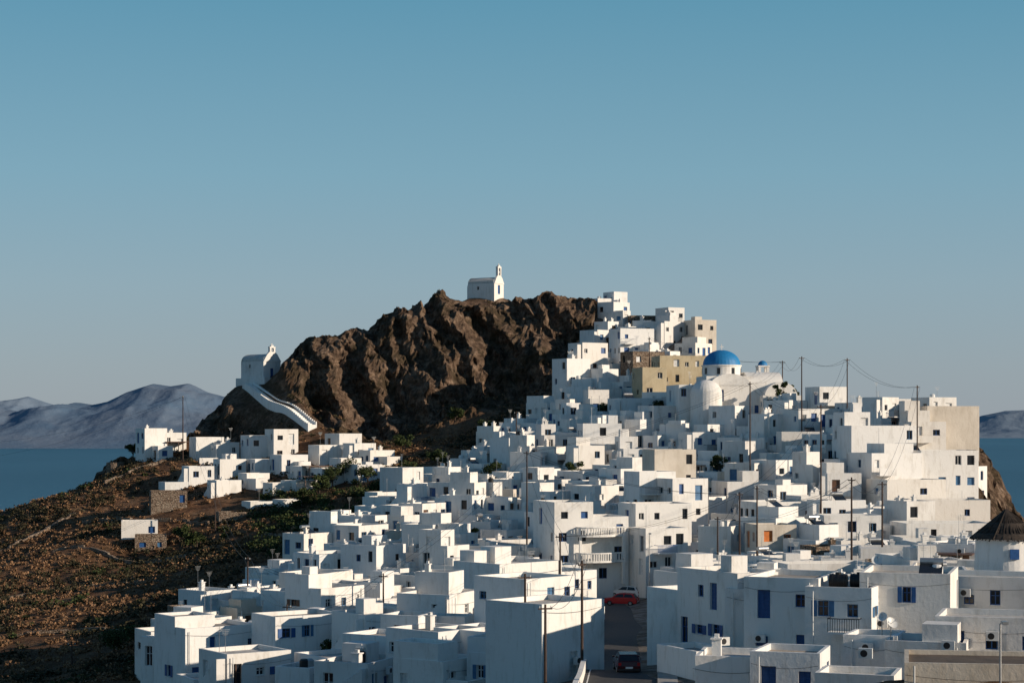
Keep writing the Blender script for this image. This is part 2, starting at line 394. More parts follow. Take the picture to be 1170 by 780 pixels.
def block(mb,x0,x1,y0,y1,z0,z1,wm,rm,rng,near,low,dens=.6,pp=.4,j=.15,colr=None,back=False,doorp=.5):
    c=[(x0,y0),(x1,y0),(x1,y1),(x0,y1)]
    c=[(a+rng.uniform(-j,j),b_+rng.uniform(-j,j)) for a,b_ in c]
    for i in range(4):
        p0,p1=c[i],c[(i+1)%4];L=math.hypot(p1[0]-p0[0],p1[1]-p0[1])
        ops=[] if (i==2 and not back) else openings(L,z1-pp*.5,low,near,rng,dens*(1 if i==0 else .9),colr,doorp)
        mb.wall(p0,p1,z0,z1,ops,wm,near)
    t=.24
    cx=sum(p[0] for p in c)/4;cy=sum(p[1] for p in c)/4
    inn=[(p[0]-math.copysign(t,p[0]-cx),p[1]-math.copysign(t,p[1]-cy)) for p in c]
    for i in range(4):
        k=(i+1)%4
        mb.face([(*c[i],z1),(*c[k],z1),(*inn[k],z1),(*inn[i],z1)],wm)
        mb.face([(*inn[k],z1-pp),(*inn[i],z1-pp),(*inn[i],z1),(*inn[k],z1)],wm)
    mb.face([(*p,z1-pp) for p in inn],rm)
    return c
def clutter(mb,x0,x1,y0,y1,z,rng,near,wm,nmax=3):
    for k in range(rng.randint(0,nmax)):
        x=rng.uniform(x0+.7,x1-.7);y=rng.uniform(y0+.7,y1-.7);t=rng.random()
        if t<.4:
            s_=rng.uniform(.22,.35);h=rng.uniform(.6,1.2);mb.box(x-s_,x+s_,y-s_,y+s_,z,z+h,wm);mb.box(x-s_-.08,x+s_+.08,y-s_-.08,y+s_+.08,z+h+.002,z+h+.1,wm)
            mb.box(x-s_*.5,x+s_*.5,y-s_*.5,y+s_*.5,z+h+.102,z+h+.35,wm)
        elif t<.45: # solar heater
            mb.face([(x-.8,y-.9,z+.25),(x+.8,y-.9,z+.25),(x+.8,y+.5,z+1.0),(x-.8,y+.5,z+1.0)],GLASS)
            mb.tube((x-.8,y+.65,z+1.15),(x+.8,y+.65,z+1.15),.25,.25,METAL,10)
            for sx in(-.7,.7): mb.tube((x+sx,y+.65,z),(x+sx,y+.65,z+1.1),.03,.03,METAL,4);mb.tube((x+sx,y-.85,z),(x+sx,y-.85,z+.25),.03,.03,METAL,4)
        elif t<.75: # antenna
            h=rng.uniform(1.8,3.2);mb.tube((x,y,z),(x,y,z+h),.03,.02,METAL,5)
            for q_ in range(4): mb.tube((x-.45+q_*.08,y,z+h-.15*q_),(x+.45-q_*.08,y,z+h-.15*q_),.015,.015,METAL,4)
        elif t<.83:
            mb.lathe(x,y,[(.4,z),(.42,z+.2),(.42,z+.8),(.3,z+.95),(.0,z+.98)],rng.choice([METAL,PLASTW,BLACK]),12)
        else:
            w_=rng.uniform(.6,1.2);mb.box(x-w_,x+w_,y-w_,y+w_,z,z+rng.uniform(.7,1.9),wm)
def stairs(mb,x,y0,zt,zb,wm,rng):
    nst=max(4,int((zt-zb)/.2));run=.27
    for k in range(nst):
        mb.box(x-.9,x,y0+k*run,y0+(k+1)*run,zb-1.5,zt-.2*k,wm)
def balcony(mb,x0,x1,y,z,rng,wm):
    mb.box(x0,x1,y-1.1,y,z-.15,z,wm)
    if rng.random()<.5:
        mb.box(x0,x1,y-1.1,y-.98,z+.002,z+.9,wm)
    else:
        m=rng.choice([BLUE,METAL,BLACK]);k=int((x1-x0)/.16)
        for i in range(k+1): u=x0+.03+(x1-x0-.06)*i/k;mb.box(u-.018,u+.018,y-1.08,y-1.045,z,z+.9,m)
        mb.box(x0,x1,y-1.09,y-1.03,z+.902,z+.96,m);mb.box(x0,x0+.05,y-1.02,y,z+.902,z+.96,m);mb.box(x1-.05,x1,y-1.02,y,z+.902,z+.96,m)
HC=[]
def house(b,Y,top=None,w=8,d=7,rot=25,wm=None,rm=None,h=None,name='white_house',seed=None,dens=.6,upper=None,ext=True,colr=None,pp=.4,claim=1,cl=3,doorp=.5):
    x=EX(b,Y);rng=random.Random(seed if seed is not None else int(b*13+Y*7))
    wm=wm or WHITE;rm=rm or ROOF;near=Y<225
    r=math.radians(rot);cs,sn=math.cos(r),math.sin(r)
    cor=[(x+a*cs-c*sn,Y+a*sn+c*cs) for a,c in((-w/2,-d/2),(w/2,-d/2),(w/2,d/2),(-w/2,d/2),(0,0))]
    zz=height([c[0] for c in cor],[c[1] for c in cor]);g0=zz.min()-1.2;gf=zz[:4].min();gc=zz[4]
    zt=EZ(top,Y) if top is not None else gc+h
    low=(zz[0]+zz[1])/2*.5+gf*.5
    mb=MB()
    block(mb,-w/2,w/2,-d/2,d/2,g0-gc,zt-gc,wm,rm,rng,near,low-gc,dens,pp,colr=colr,doorp=doorp)
    z=zt-gc-pp
    if upper:
        for (ax0,ax1,ay0,ay1,hh) in upper:
            X0,X1,Y0,Y1=-w/2+w*ax0+.05,-w/2+w*ax1-.05,-d/2+d*ay0+.05,-d/2+d*ay1-.05
            block(mb,X0,X1,Y0,Y1,z-.3,z+pp+hh,wm,rm,rng,near,z,dens,.3,.0,colr=colr)
            clutter(mb,X0+.2,X1-.2,Y0+.2,Y1-.2,z+pp+hh-.3,rng,near,wm,cl-1 if cl else 0)
    clutter(mb,-w/2+.3,w/2-.3,-d/2+.3,d/2-.3,z,rng,near,wm,cl if not upper else 0)
    if near: # air-conditioner box and downpipe
        if rng.random()<.6:
            ux=rng.uniform(-w/2+1,w/2-1);zz_=low-gc+rng.uniform(1.9,2.6)
            mb.box(ux-.4,ux+.4,-d/2-.5,-d/2-.18,zz_,zz_+.58,PLASTW);mb.tube((ux-.08,-d/2-.5,zz_+.29),(ux-.08,-d/2-.515,zz_+.29),.21,.21,BLACK,14)
        sx=rng.choice([-1,1])*(w/2-.5);mb.tube((sx,-d/2-.22,low-gc),(sx,-d/2-.22,z+.1),.05,.05,PLASTW,6)
        # sagging service cable along the facade
        za=z-rng.uniform(.1,.5);pv=None
        for i in range(9):
            u=-w/2+w*i/8;p=(u,-d/2-.2,za-.25*4*(i/8)*(1-i/8))
            if pv: mb.tube(pv,p,.014,.014,BLACK,3)
            pv=p
    if zt-low>5 and rng.random()<.3 and name=='white_house':
        a=rng.uniform(-w/2+.2,-.5);balcony(mb,a,a+rng.uniform(2.2,min(4,w/2)),-d/2-.1,zt-gc-2.8-pp*.5,rng,wm)
    if ext:
        t=rng.random()
        if t<.45:
            aw=rng.uniform(.35,.7)*w;s_=rng.choice([-1,1]);ax=s_*(w-aw)/2*.9;ad=rng.uniform(1.6,3.2)
            top2=min(zt-gc-rng.uniform(.8,1.6),low-gc+3.0)
            if top2>low-gc+1.2: block(mb,ax-aw/2,ax+aw/2,-d/2-ad,-d/2+.3,g0-gc-1,top2,wm,rm,rng,near,low-gc-.5,dens,.3,colr=colr)
        elif t<.75 and zt-low>2.5:
            stairs(mb,-w/2,-d/2+.2,zt-gc-pp,low-gc,wm,rng)
        if rng.random()<.15:
            hx=w/2
            for px_ in (-hx+.3,0,hx-.3): mb.box(px_-.06,px_+.06,-d/2-2.6,-d/2-2.48,g0-gc,low-gc+2.4,WOOD)
            mb.box(-hx,hx,-d/2-2.7,-d/2+.1,low-gc+2.402,low-gc+2.52,WOOD)
        if rng.random()<.35:
            mb.box(-w/2-.5,w/2+.3,-d/2-3.5,-d/2-3.25,g0-gc-2,low-gc+rng.uniform(-.2,.7),wm)
    o=mb.obj(name,(x,Y,gc),r)
    if claim: HC.append((x,Y,max(w,d)*.5*claim+.2*min(w,d)))
    return o,gc,zt
# ================================================================ landmarks
# foreground right
house(1040,143,650,6.2,8,-16,seed=3,dens=.5,ext=False,cl=2,colr=BLUE,doorp=.2)
house(968,141,667,4.6,6,-20,seed=303,dens=.6,ext=False,cl=1,colr=LBLUE,doorp=.5)
house(908,145,655,5.2,8,-22,seed=304,dens=.6,ext=False,cl=1,colr=BLUE,doorp=.2)
house(872,151,668,3.6,8,-20,seed=31,dens=.5,ext=False,upper=[(.05,.95,.5,.98,.9)],colr=LBLUE)
house(836,152,650,4.4,8,28,seed=5,dens=.5,ext=False,cl=2,colr=BLUE)
house(797,160,672,4.6,7.5,30,seed=6,dens=.5,ext=False,colr=WFRAME)
house(795,176,652,5,6,30,seed=61,dens=.4,ext=False)
house(1130,150,655,9.0,7,-20,seed=8,dens=.7,ext=False,colr=BLUE)
house(1135,130,700,7,6,-16,seed=88,dens=.7,ext=False,colr=BLUE,cl=1)
house(1118,108,750,8,6.5,-10,wm=BEIGE,rm=BROWNROOF,seed=9,dens=.2,ext=False,name='plastered_house',pp=.25,cl=1)
house(1062,128,728,5,5,-18,seed=12,dens=.6,ext=False,cl=1,colr=BLUE)
house(1000,131,722,3.4,4,-18,seed=121,dens=.6,ext=False,cl=0,colr=LBLUE)
house(905,126,740,4.2,5,-18,seed=14,dens=.7,ext=False,cl=0,colr=BLUE)
house(838,128,744,4.6,5,-12,seed=15,dens=.5,ext=False,cl=1)
house(796,142,738,3.2,5.5,25,seed=16,dens=.4,ext=False,cl=0)
house(980,118,765,4.5,4,-18,seed=17,dens=.4,ext=False,cl=0)
house(1040,205,640,9,5,-8,wm=STONE2,rm=BROWNROOF,seed=18,name='stone_house',dens=.3,ext=False,cl=0)
house(940,200,642,9,5,10,seed=19,dens=.3,ext=False,cl=1)
house(860,190,652,9,6,15,wm=WHITE,rm=BROWNROOF,seed=20,dens=.3,ext=False,cl=1)
house(1075,245,596,11,7,5,seed=22,dens=.25,ext=False,cl=1)
house(1075,262,570,10.5,7,8,seed=23,dens=.3,ext=False,cl=1)
house(1005,262,577,6,6,20,seed=24,dens=.4,ext=False)
# right upper group
house(1077,304,464,8.6,8,12,wm=BEIGE,seed=30,dens=.3,ext=False,name='plastered_house',cl=1,claim=.8)
house(1000,296,486,10.5,7,14,seed=32,dens=.5,ext=False,upper=[(0,.4,.4,1,2.0)])
house(1074,284,514,8.4,7,10,seed=33,dens=.6,ext=False,cl=1)
house(1010,281,517,8,7,20,seed=34,dens=.5,ext=False,upper=[(.4,1,.3,1,1.3)])
house(1035,275,547,9,6,18,seed=35,dens=.5,ext=False)
house(990,322,460,8,6,18,seed=36,dens=.6,ext=False,colr=BLUE)
house(1035,318,456,7,6,14,seed=37,dens=.6,ext=False,colr=BLUE)
house(943,330,442,5,5,20,seed=38,dens=.6,ext=False,colr=BLUE)
house(925,322,467,8,6,25,seed=39,dens=.6,ext=False)
# upper tip
house(688,417,342,5.5,6,28,seed=40,dens=.7,ext=False,colr=BLUE,cl=1)
house(703,417,334,3.4,4,28,seed=402,dens=.7,ext=False,colr=BLUE,cl=0)
house(668,419,349,4,5,20,wm=STONE,seed=41,dens=.2,ext=False,name='stone_house',rm=BROWNROOF,cl=0)
house(765,404,352,4.0,5,28,seed=42,dens=.6,ext=False,cl=1,colr=WOOD)
house(800,398,366,4.8,5,24,wm=BEIGE,seed=43,dens=.5,ext=False,name='plastered_house',cl=1)
house(735,408,361,6,4,10,wm=STONE,seed=44,dens=.3,ext=False,name='stone_house',cl=0,rm=BROWNROOF)
house(722,396,376,7.4,6,20,seed=45,dens=.5,ext=True)
house(672,388,392,6.0,5,30,seed=46,dens=.5,ext=True,cl=1)
house(652,383,410,5.5,5,34,seed=48,dens=.6,ext=True)
house(735,385,402,7,5,25,wm=STONE,rm=BROWNROOF,seed=49,dens=.3,ext=False,name='stone_house',cl=0)
house(780,374,407,10.5,8,9,wm=OCHRE,rm=BROWNROOF,seed=51,dens=.85,ext=False,name='ochre_house',colr=WFRAME,cl=1,doorp=.1)
house(742,366,420,4.6,6,14,wm=OCHRE,rm=BROWNROOF,seed=50,dens=.6,ext=False,name='ochre_house',colr=WFRAME,cl=0)
house(728,356,455,9,7,18,seed=52,dens=.6,ext=True,wm=WHITE,claim=.8)
# centre
house(765,280,513,6.2,5,18,wm=BEIGE,seed=55,dens=.7,ext=False,name='plastered_house',cl=1,claim=.7)
house(742,273,538,5.4,4.5,24,seed=551,dens=.7,ext=True,cl=1,claim=.7)
house(780,270,546,5.4,4.5,24,seed=552,dens=.7,ext=True,cl=1,claim=.7)
house(748,262,574,8.0,6,18,wm=WHITE,rm=TILE,seed=56,dens=.5,ext=False,cl=0)
house(728,266,590,5,3,18,wm=STONE,rm=BROWNROOF,seed=561,dens=.2,ext=False,name='stone_house',cl=0,claim=.6)
house(752,250,602,6,5,25,seed=57,dens=.6,ext=False,colr=WFRAME)
house(860,285,549,10,7,12,wm=WHITE,rm=BROWNROOF,seed=58,dens=.5,ext=True,cl=1)
house(885,262,572,8,6,18,wm=WHITE,seed=59,dens=.6,ext=False,colr=WOOD)
house(880,244,598,5,5,14,wm=BEIGE,seed=592,dens=.8,ext=False,colr=ORANGE,name='plastered_house',cl=0)
# bottom centre
house(622,152,684,7.0,5.6,46,seed=62,dens=.14,ext=False,cl=1)
house(552,166,716,5.6,6,46,seed=63,dens=.45,ext=False,cl=1)
house(600,180,657,6.6,6.4,45,seed=64,dens=.45,ext=False)
house(580,205,640,8.5,7,42,seed=65,dens=.45,ext=False)
house(638,218,650,6,6,40,seed=66,dens=.5,ext=False,colr=BLUE)
house(497,166,716,5.4,6,50,seed=67,dens=.5,ext=False,cl=1)
house(437,172,722,5.0,5,54,seed=68,dens=.5,ext=False,cl=0)
house(355,185,762,7,6,48,seed=69,dens=.5,ext=False)
house(235,196,712,8.0,6.5,36,seed=70,dens=.65,ext=False,colr=BLUE,upper=[(.0,.55,.3,1,1.0)])
house(185,205,718,4,5,30,seed=71,dens=.5,ext=False,cl=0)
house(252,188,770,7,5,30,seed=72,dens=.3,ext=False,cl=0)
# left upper cluster
LC=[(173,388,489,4.6,4.5,20),(195,392,494,5,4,15),(236,384,499,5.5,5,12),(258,382,505,4,4,20),(295,380,497,5.2,5,12),(322,378,490,5,5,14),(392,378,495,5,5,22),(372,372,508,5,4.5,20),(410,370,506,4.5,4.5,20),
(330,368,519,5,5,18),(300,370,524,4.5,4,15),(262,370,524,5,4,15),(228,368,532,5.5,4,15),(200,366,550,5,4,10),(256,356,548,5,4,20),(352,362,532,5,4.5,20),(322,352,551,5.5,4.5,18),(290,360,540,4.5,4,20),
(345,352,548,4.5,4,22),(375,357,534,5,4.5,20),(430,366,514,5,4.5,20),(415,352,530,5,4.5,20),(395,362,523,4.5,4,25),(296,344,572,5,4,15),(330,340,570,4.5,4,20)]
for i,(b_,Y_,t_,w_,d_,r_) in enumerate(LC): house(b_,Y_,t_,w_,d_,r_+14,seed=80+i,dens=.75,ext=True,cl=2,claim=.9)
house(192,350,560,6,4.5,15,wm=STONE,rm=BROWNROOF,seed=190,dens=.4,ext=False,name='stone_house',cl=0)
house(268,338,584,6,4.5,15,wm=STONE,rm=BROWNROOF,seed=194,dens=.4,ext=False,name='stone_house',cl=0)
house(160,336,594,6.0,4.5,12,seed=198,dens=.8,ext=False,cl=1,colr=BLUE)
house(128,337,615,4.4,4.5,8,wm=STONE,rm=BROWNROOF,seed=199,dens=.5,ext=False,name='stone_house',cl=0)
house(172,331,610,5,4,12,wm=STONE,rm=BROWNROOF,seed=100,dens=.3,ext=False,name='stone_house',cl=0)
# ---------------------------------------------------------------- special reserved spots
for b,Y,r in [(828,345,9),(870,340,7),(795,340,4),(672,252,6.5),(1150,158,4),(785,250,2.5),(715,264,3)]: HC.append((EX(b,Y),Y,r))
# ================================================================ filler houses (real lots on the slope)
cnt=0
def lotfree(x,y,r,k=.8):
    for a,b_,c in HC:
        if (x-a)**2+(y-b_)**2<((r+c)*k)**2: return False
    return True
for i in range(17000):
    Y_=R.uniform(150,412);b_=R.uniform(180,1165)
    if R.random()>Y_/412+.15: continue
    x=EX(b_,Y_)
    if not town(np.array([x]),np.array([Y_]),8)[0]: continue
    if roaddist(np.array([x]),np.array([Y_]))[0]<7.6: continue
    if b_>740 and Y_<172: continue
    if b_>1060 and Y_<250 and R.random()<.5: continue
    s_=1 if i<5000 else .7
    w=R.uniform(4.2,7.4)*s_ if Y_>200 else R.uniform(5,7.5)*s_;d=R.uniform(4,6.2)*s_
    if not lotfree(x,Y_,max(w,d)*.5): continue
    if b_<560: rot=R.gauss(50,11)
    elif b_<900: rot=R.gauss(40,15)
    else: rot=R.gauss(22,14) if Y_>200 else R.gauss(-10,15)
    two=R.random()<(.36 if Y_>230 else .28)*(1 if s_==1 else .4)
    h=(R.uniform(4.8,6.1) if two else R.uniform(2.5,3.6))
    if Y_>300: h*=.92
    if Y_>345: h=min(h,3.6)
    if b_>740 and Y_<240: h=R.uniform(2.6,3.2)
    if b_>900 and Y_>315: h=R.uniform(2.4,3.2)
    up=None
    if R.random()<.3 and not(b_>740 and Y_<240) and not(b_>900 and Y_>310) and s_==1:
        a=R.uniform(.4,.65);up=[((0,a) if R.random()<.5 else (1-a,1))+(R.uniform(.1,.4),1,R.uniform(1.0,2.1))]
    t=R.random();wm=WHITE;nm='white_house';rm=ROOF
    if t>.988: wm=STONE;rm=BROWNROOF;nm='stone_house'
    elif t>.975: wm=BEIGE;nm='plastered_house'
    elif t>.93: rm=BROWNROOF
    house(b_,Y_,None,w,d,rot,wm=wm,rm=rm,h=h,seed=i,dens=R.uniform(.55,.9),upper=up,name=nm,claim=.92,cl=4 if s_==1 else 2);cnt+=1
print('filler',cnt)
# ================================================================ church with blue dome
def church():
    Y0=345;x0=EX(828,Y0);g_=gz(x0,Y0-4);mb=MB();rng=random.Random(1)
    wl=EZ(440,Y0)-g_
    block(mb,-9,9.6,-4,6,-4,wl,WHITE,ROOF,rng,False,0,.35,.3,0,colr=BLUE)
    dz=EZ(430,Y0)-g_
    mb.box(-4,4,-3.2,4.4,wl-.4,dz,WHITE)
    mb.lathe(-.4,.6,[(3.35,dz),(3.35,dz+1.7),(3.5,dz+1.75),(3.5,dz+1.95),(3.2,dz+2.0)],WHITE,32)
    for k in range(8):
        t=math.pi/8+k*math.pi/4;cx=-.4+3.36*math.cos(t);cy=.6+3.36*math.sin(t)
        mb.box(cx-.04,cx+.04,cy-.28,cy+.28,dz+.35,dz+1.45,GLASS,t,(cx,cy))
    pr=[(3.25*math.cos(a),dz+2.0+2.6*math.sin(a)) for a in [math.pi/2*i/10 for i in range(10)]]+[(0,dz+4.6)]
    mb.lathe(-.4,.6,pr,DOME,32)
    mb.box(-.46,-.34,.54,.66,dz+4.55,dz+5.6,WHITE);mb.box(-.75,-.05,.56,.64,dz+5.1,dz+5.22,WHITE)
    mb.vault(3.2,9.4,-3.6,3.6,wl-.1,2.4,WHITE,14,'x')
    mb.vault(-3.5,3.5,-4.1,-1.2,wl-.1,2.0,WHITE,14,'y')
    mb.lathe(-4.6,-5.5,[(2.7,-5),(2.7,wl-1.6)]+[(2.7*math.cos(a),wl-1.6+2.4*math.sin(a)) for a in [math.pi/2*i/8 for i in range(1,8)]]+[(0,wl+.8)],WHITE,28)
    block(mb,5.2,12,-6,2,-5,EZ(452,Y0)-g_,WHITE,ROOF,rng,False,0,.2,.25,0)
    mb.vault(5.6,11.4,-5.6,1.6,EZ(452,Y0)-g_-.3,2.6,WHITE,14,'y')
    bx,by=8.0,4.6;z0=wl-.4;z1=EZ(428,Y0)-g_
    mb.box(bx-1,bx+1,by-1,by+1,z0,z1,WHITE)
    for sx in(-.75,.75):
        for sy in(-.75,.75): mb.box(bx+sx-.22,bx+sx+.22,by+sy-.22,by+sy+.22,z1,z1+1.5,WHITE)
    mb.box(bx-1.05,bx+1.05,by-1.05,by+1.05,z1+1.5,z1+1.75,WHITE)
    mb.lathe(bx,by,[(.85,z1+1.75)]+[(.85*math.cos(a),z1+1.75+.9*math.sin(a)) for a in [math.pi/2*i/6 for i in range(1,6)]]+[(0,z1+2.65)],DOME,16)
    mb.obj('blue_domed_church',(x0,Y0,g_),math.radians(8))
church()
def chapel(b,Y,e0,L,w,hw,rot,bell,name,plat=1):
    x=EX(b,Y);z=EZ(e0,Y);mb=MB()
    mb.wall((-L/2,-w/2),(L/2,-w/2),-3,hw,[(L*.35,L*.35+.5,hw-1.3,hw-.6,'open',BLUE)],WHITE,False)
    mb.wall((L/2,-w/2),(L/2,w/2),-3,hw,[(w/2-.5,w/2+.5,.1,2.0,'door',BLUE)],WHITE,False)
    mb.wall((L/2,w/2),(-L/2,w/2),-3,hw,[],WHITE,False);mb.wall((-L/2,w/2),(-L/2,-w/2),-3,hw,[],WHITE,False)
    mb.vault(-L/2,L/2-.3,-w/2+.05,w/2-.05,hw-.01,w*.33,ROOF,14,'x')
    mb.face([(-L/2,-w/2,hw),(L/2,-w/2,hw),(L/2,w/2,hw),(-L/2,w/2,hw)],WHITE)
    t0,t1=L/2-.3,L/2+.12
    pr=[(-w/2-.1,hw-.02),(w/2+.1,hw-.02),(w*.3,hw+w*.3),(w*.16,hw+w*.42),(-w*.16,hw+w*.42),(-w*.3,hw+w*.3)]
    mb.face([(t1,a,c) for a,c in pr],WHITE);mb.face([(t0,a,c) for a,c in pr][::-1],WHITE)
    for i in range(6):
        a=pr[i];c=pr[(i+1)%6];mb.face([(t0,a[0],a[1]),(t0,c[0],c[1]),(t1,c[0],c[1]),(t1,a[0],a[1])],WHITE)
    zb=hw+w*.42-.05
    mb.box(t0-.05,t1+.05,-.75,-.35,zb,zb+bell,WHITE);mb.box(t0-.05,t1+.05,.35,.75,zb,zb+bell,WHITE)
    mb.box(t0-.06,t1+.06,-.8,.8,zb+bell,zb+bell+.3,WHITE);mb.box(t0,t1,-.35,.35,zb+bell+.3,zb+bell+.6,WHITE)
    mb.box((t0+t1)/2-.04,(t0+t1)/2+.04,-.04,.04,zb+bell+.6,zb+bell+1.0,WHITE);mb.box((t0+t1)/2-.04,(t0+t1)/2+.04,-.18,.18,zb+bell+.78,zb+bell+.86,WHITE)
    mb.lathe((t0+t1)/2,0,[(.22,zb+bell*.35),(.16,zb+bell*.6),(.0,zb+bell*.7)],METAL,10)
    mb.lathe(-L/2,0,[(w*.28,-3),(w*.28,hw*.75)]+[(w*.28*math.cos(a),hw*.75+w*.28*math.sin(a)) for a in (.4,.8,1.2)]+[(0,hw*.75+w*.28)],WHITE,16)
    if plat: mb.box(-L/2-.6-plat,L/2+.7+plat,-w/2-.5-.5*plat,w/2+.5+.5*plat,-3.5,-.02,WHITE)
    mb.obj(name,(x,Y,z),math.radians(rot))
chapel(555,424,337,6.4,4.2,2.3,-28,1.6,'hilltop_chapel',0)
chapel(298,413,432,6.8,4.8,3.4,-40,.8,'hillside_chapel',.3)
def ribbonwall(pts,hh,th,m,name,base_=2.0,step=1.2):
    mb=MB();P_=[]
    for (x,y),(x2,y2) in zip(pts[:-1],pts[1:]):
        L=math.hypot(x2-x,y2-y);k=max(1,int(L/step))
        for i in range(k): P_.append((x+(x2-x)*i/k,y+(y2-y)*i/k))
    P_.append(pts[-1])
    A=np.array(P_)
    wv=fbm(A[:,0]/9,A[:,1]/9,0*A[:,0]+44,2)*1.6;A[:,1]+=wv;P_=[tuple(a) for a in A]
    zz=height(A[:,0],A[:,1])
    if len(zz)>5: zz=np.convolve(np.pad(zz,2,mode='edge'),np.ones(5)/5,'valid')
    for i in range(len(P_)-1):
        a=P_[i];c=P_[i+1];L=math.hypot(c[0]-a[0],c[1]-a[1]);nx_,ny_=-(c[1]-a[1])/L*th/2,(c[0]-a[0])/L*th/2
        q=[(a[0]-nx_,a[1]-ny_),(c[0]-nx_,c[1]-ny_),(c[0]+nx_,c[1]+ny_),(a[0]+nx_,a[1]+ny_)]
        h=hh+ (R.uniform(-.25,.15) if m in (STONE,STONE2) else 0)
        zt=[zz[i]+h,zz[i+1]+h,zz[i+1]+h,zz[i]+h]
        for k in range(4):
            l=(k+1)%4;mb.face([(*q[k],zt[k]-hh-base_),(*q[l],zt[l]-hh-base_),(*q[l],zt[l]),(*q[k],zt[k])],m)
        mb.face([(*q[k],zt[k]) for k in range(4)],m)
    mb.obj(name)
def stairway():
    mb=MB()
    pts=[(EX(b,Y),Y) for b,Y,e in SPATH];S=[]
    for a,c in zip(pts[:-1],pts[1:]):
        for i in range(11): S.append(tuple(a[k]+(c[k]-a[k])*i/11 for k in range(2)))
    S.append(pts[-1]);A=np.array(S);zz=height(A[:,0],A[:,1])
    zz=np.convolve(np.pad(zz,4,mode='edge'),np.ones(9)/9,'valid')+.4
    for i in range(len(S)-1):
        a=S[i];c=S[i+1];L=math.hypot(c[0]-a[0],c[1]-a[1]);nx_,ny_=-(c[1]-a[1])/L,(c[0]-a[0])/L
        def q(o0,o1): return [(a[0]+nx_*o0,a[1]+ny_*o0),(c[0]+nx_*o0,c[1]+ny_*o0),(c[0]+nx_*o1,c[1]+ny_*o1),(a[0]+nx_*o1,a[1]+ny_*o1)]
        z=zz[i]
        mb.prism(q(-.75,.75),z-2.5,z,WHITE)
        mb.prism(q(-1.0,-.77),z-1.6,z+.3,WHITE);mb.prism(q(.77,1.0),z-2,z+.6,WHITE)
    mb.obj('whitewashed_stairway')
stairway()
for l in [[(95,352),(150,345),(215,338),(238,335)],[(60,330),(110,327),(175,322),(230,318)],[(-10,300),(60,305),(130,300),(180,290)],[(-20,345),(40,352),(90,360)],[(120,375),(160,380),(200,384)],[(20,262),(90,262),(150,255)],[(300,318),(350,308),(390,305)]]:
    ribbonwall([(EX(b,Y),Y) for b,Y in l],.5,.5,STONE,'stone_terrace_wall')
for k in range(120):
    Y_=R.uniform(170,400);b_=R.uniform(200,1100);x=EX(b_,Y_)
    if town(np.array([x]),np.array([Y_]),12)[0] and roaddist(np.array([x]),np.array([Y_]))[0]>7 and lotfree(x,Y_,.3,.75):
        a=math.radians(R.gauss(30,20));l=R.uniform(1.5,3.5)
        ribbonwall([(x-l*math.cos(a),Y_-l*math.sin(a)),(x+l*math.cos(a),Y_+l*math.sin(a))],R.uniform(.8,1.6),.3,R.choice([WHITE,WHITE,STONE2]),'garden_wall')
# ================================================================ round balcony house
def balcony_house():
    Y0=252;x0=EX(668,Y0);g_=gz(x0,Y0-3);mb=MB();rng=random.Random(77)
    z1=EZ(572,Y0)-g_;z2=EZ(597,Y0)-g_
    block(mb,-5.2,0,-3.2,5,-2,z1,WHITE,ROOF,rng,False,0,.6,.4,.05,colr=BLUE)
    block(mb,.02,4.8,-3.0,4,-2,z2+.9,WHITE,ROOF,rng,False,0,.5,.4,.05,colr=BLUE)
    for zf in (z2-.4-.9,z2-3.4-1.1):
        pts=[(-2.2,-3.25),(-2.2,-4.2)]+[(.2+2.4*math.cos(t),-4.1-1.0*math.sin(t)) for t in [math.pi-math.pi*i/8 for i in range(9)]]+[(4.0,-4.1),(4.0,-3.05)]
        mb.prism(pts,zf-.25,zf,WHITE)
        for i in range(len(pts)-1):
            a=pts[i];c=pts[i+1];L=math.hypot(c[0]-a[0],c[1]-a[1])
            if L<.05: continue
            k=max(1,int(L/.3))
            for q_ in range(k):
                u=(q_+.5)/k;mb.tube((a[0]+(c[0]-a[0])*u,a[1]+(c[1]-a[1])*u+.1,zf),(a[0]+(c[0]-a[0])*u,a[1]+(c[1]-a[1])*u+.1,zf+.85),.1,.1,WHITE,6)
            mb.tube((a[0],a[1]+.1,zf+.9),(c[0],c[1]+.1,zf+.9),.1,.1,WHITE,6)
        for px_ in (-2,3.7): mb.box(px_-.15,px_+.15,-4.1,-3.8,zf-3.0,zf-.252,WHITE)
    clutter(mb,-4.8,-.5,-2,4,z1-.4,rng,False,WHITE,3)
    mb.obj('balcony_house',(x0,Y0,g_),math.radians(18))
balcony_house()
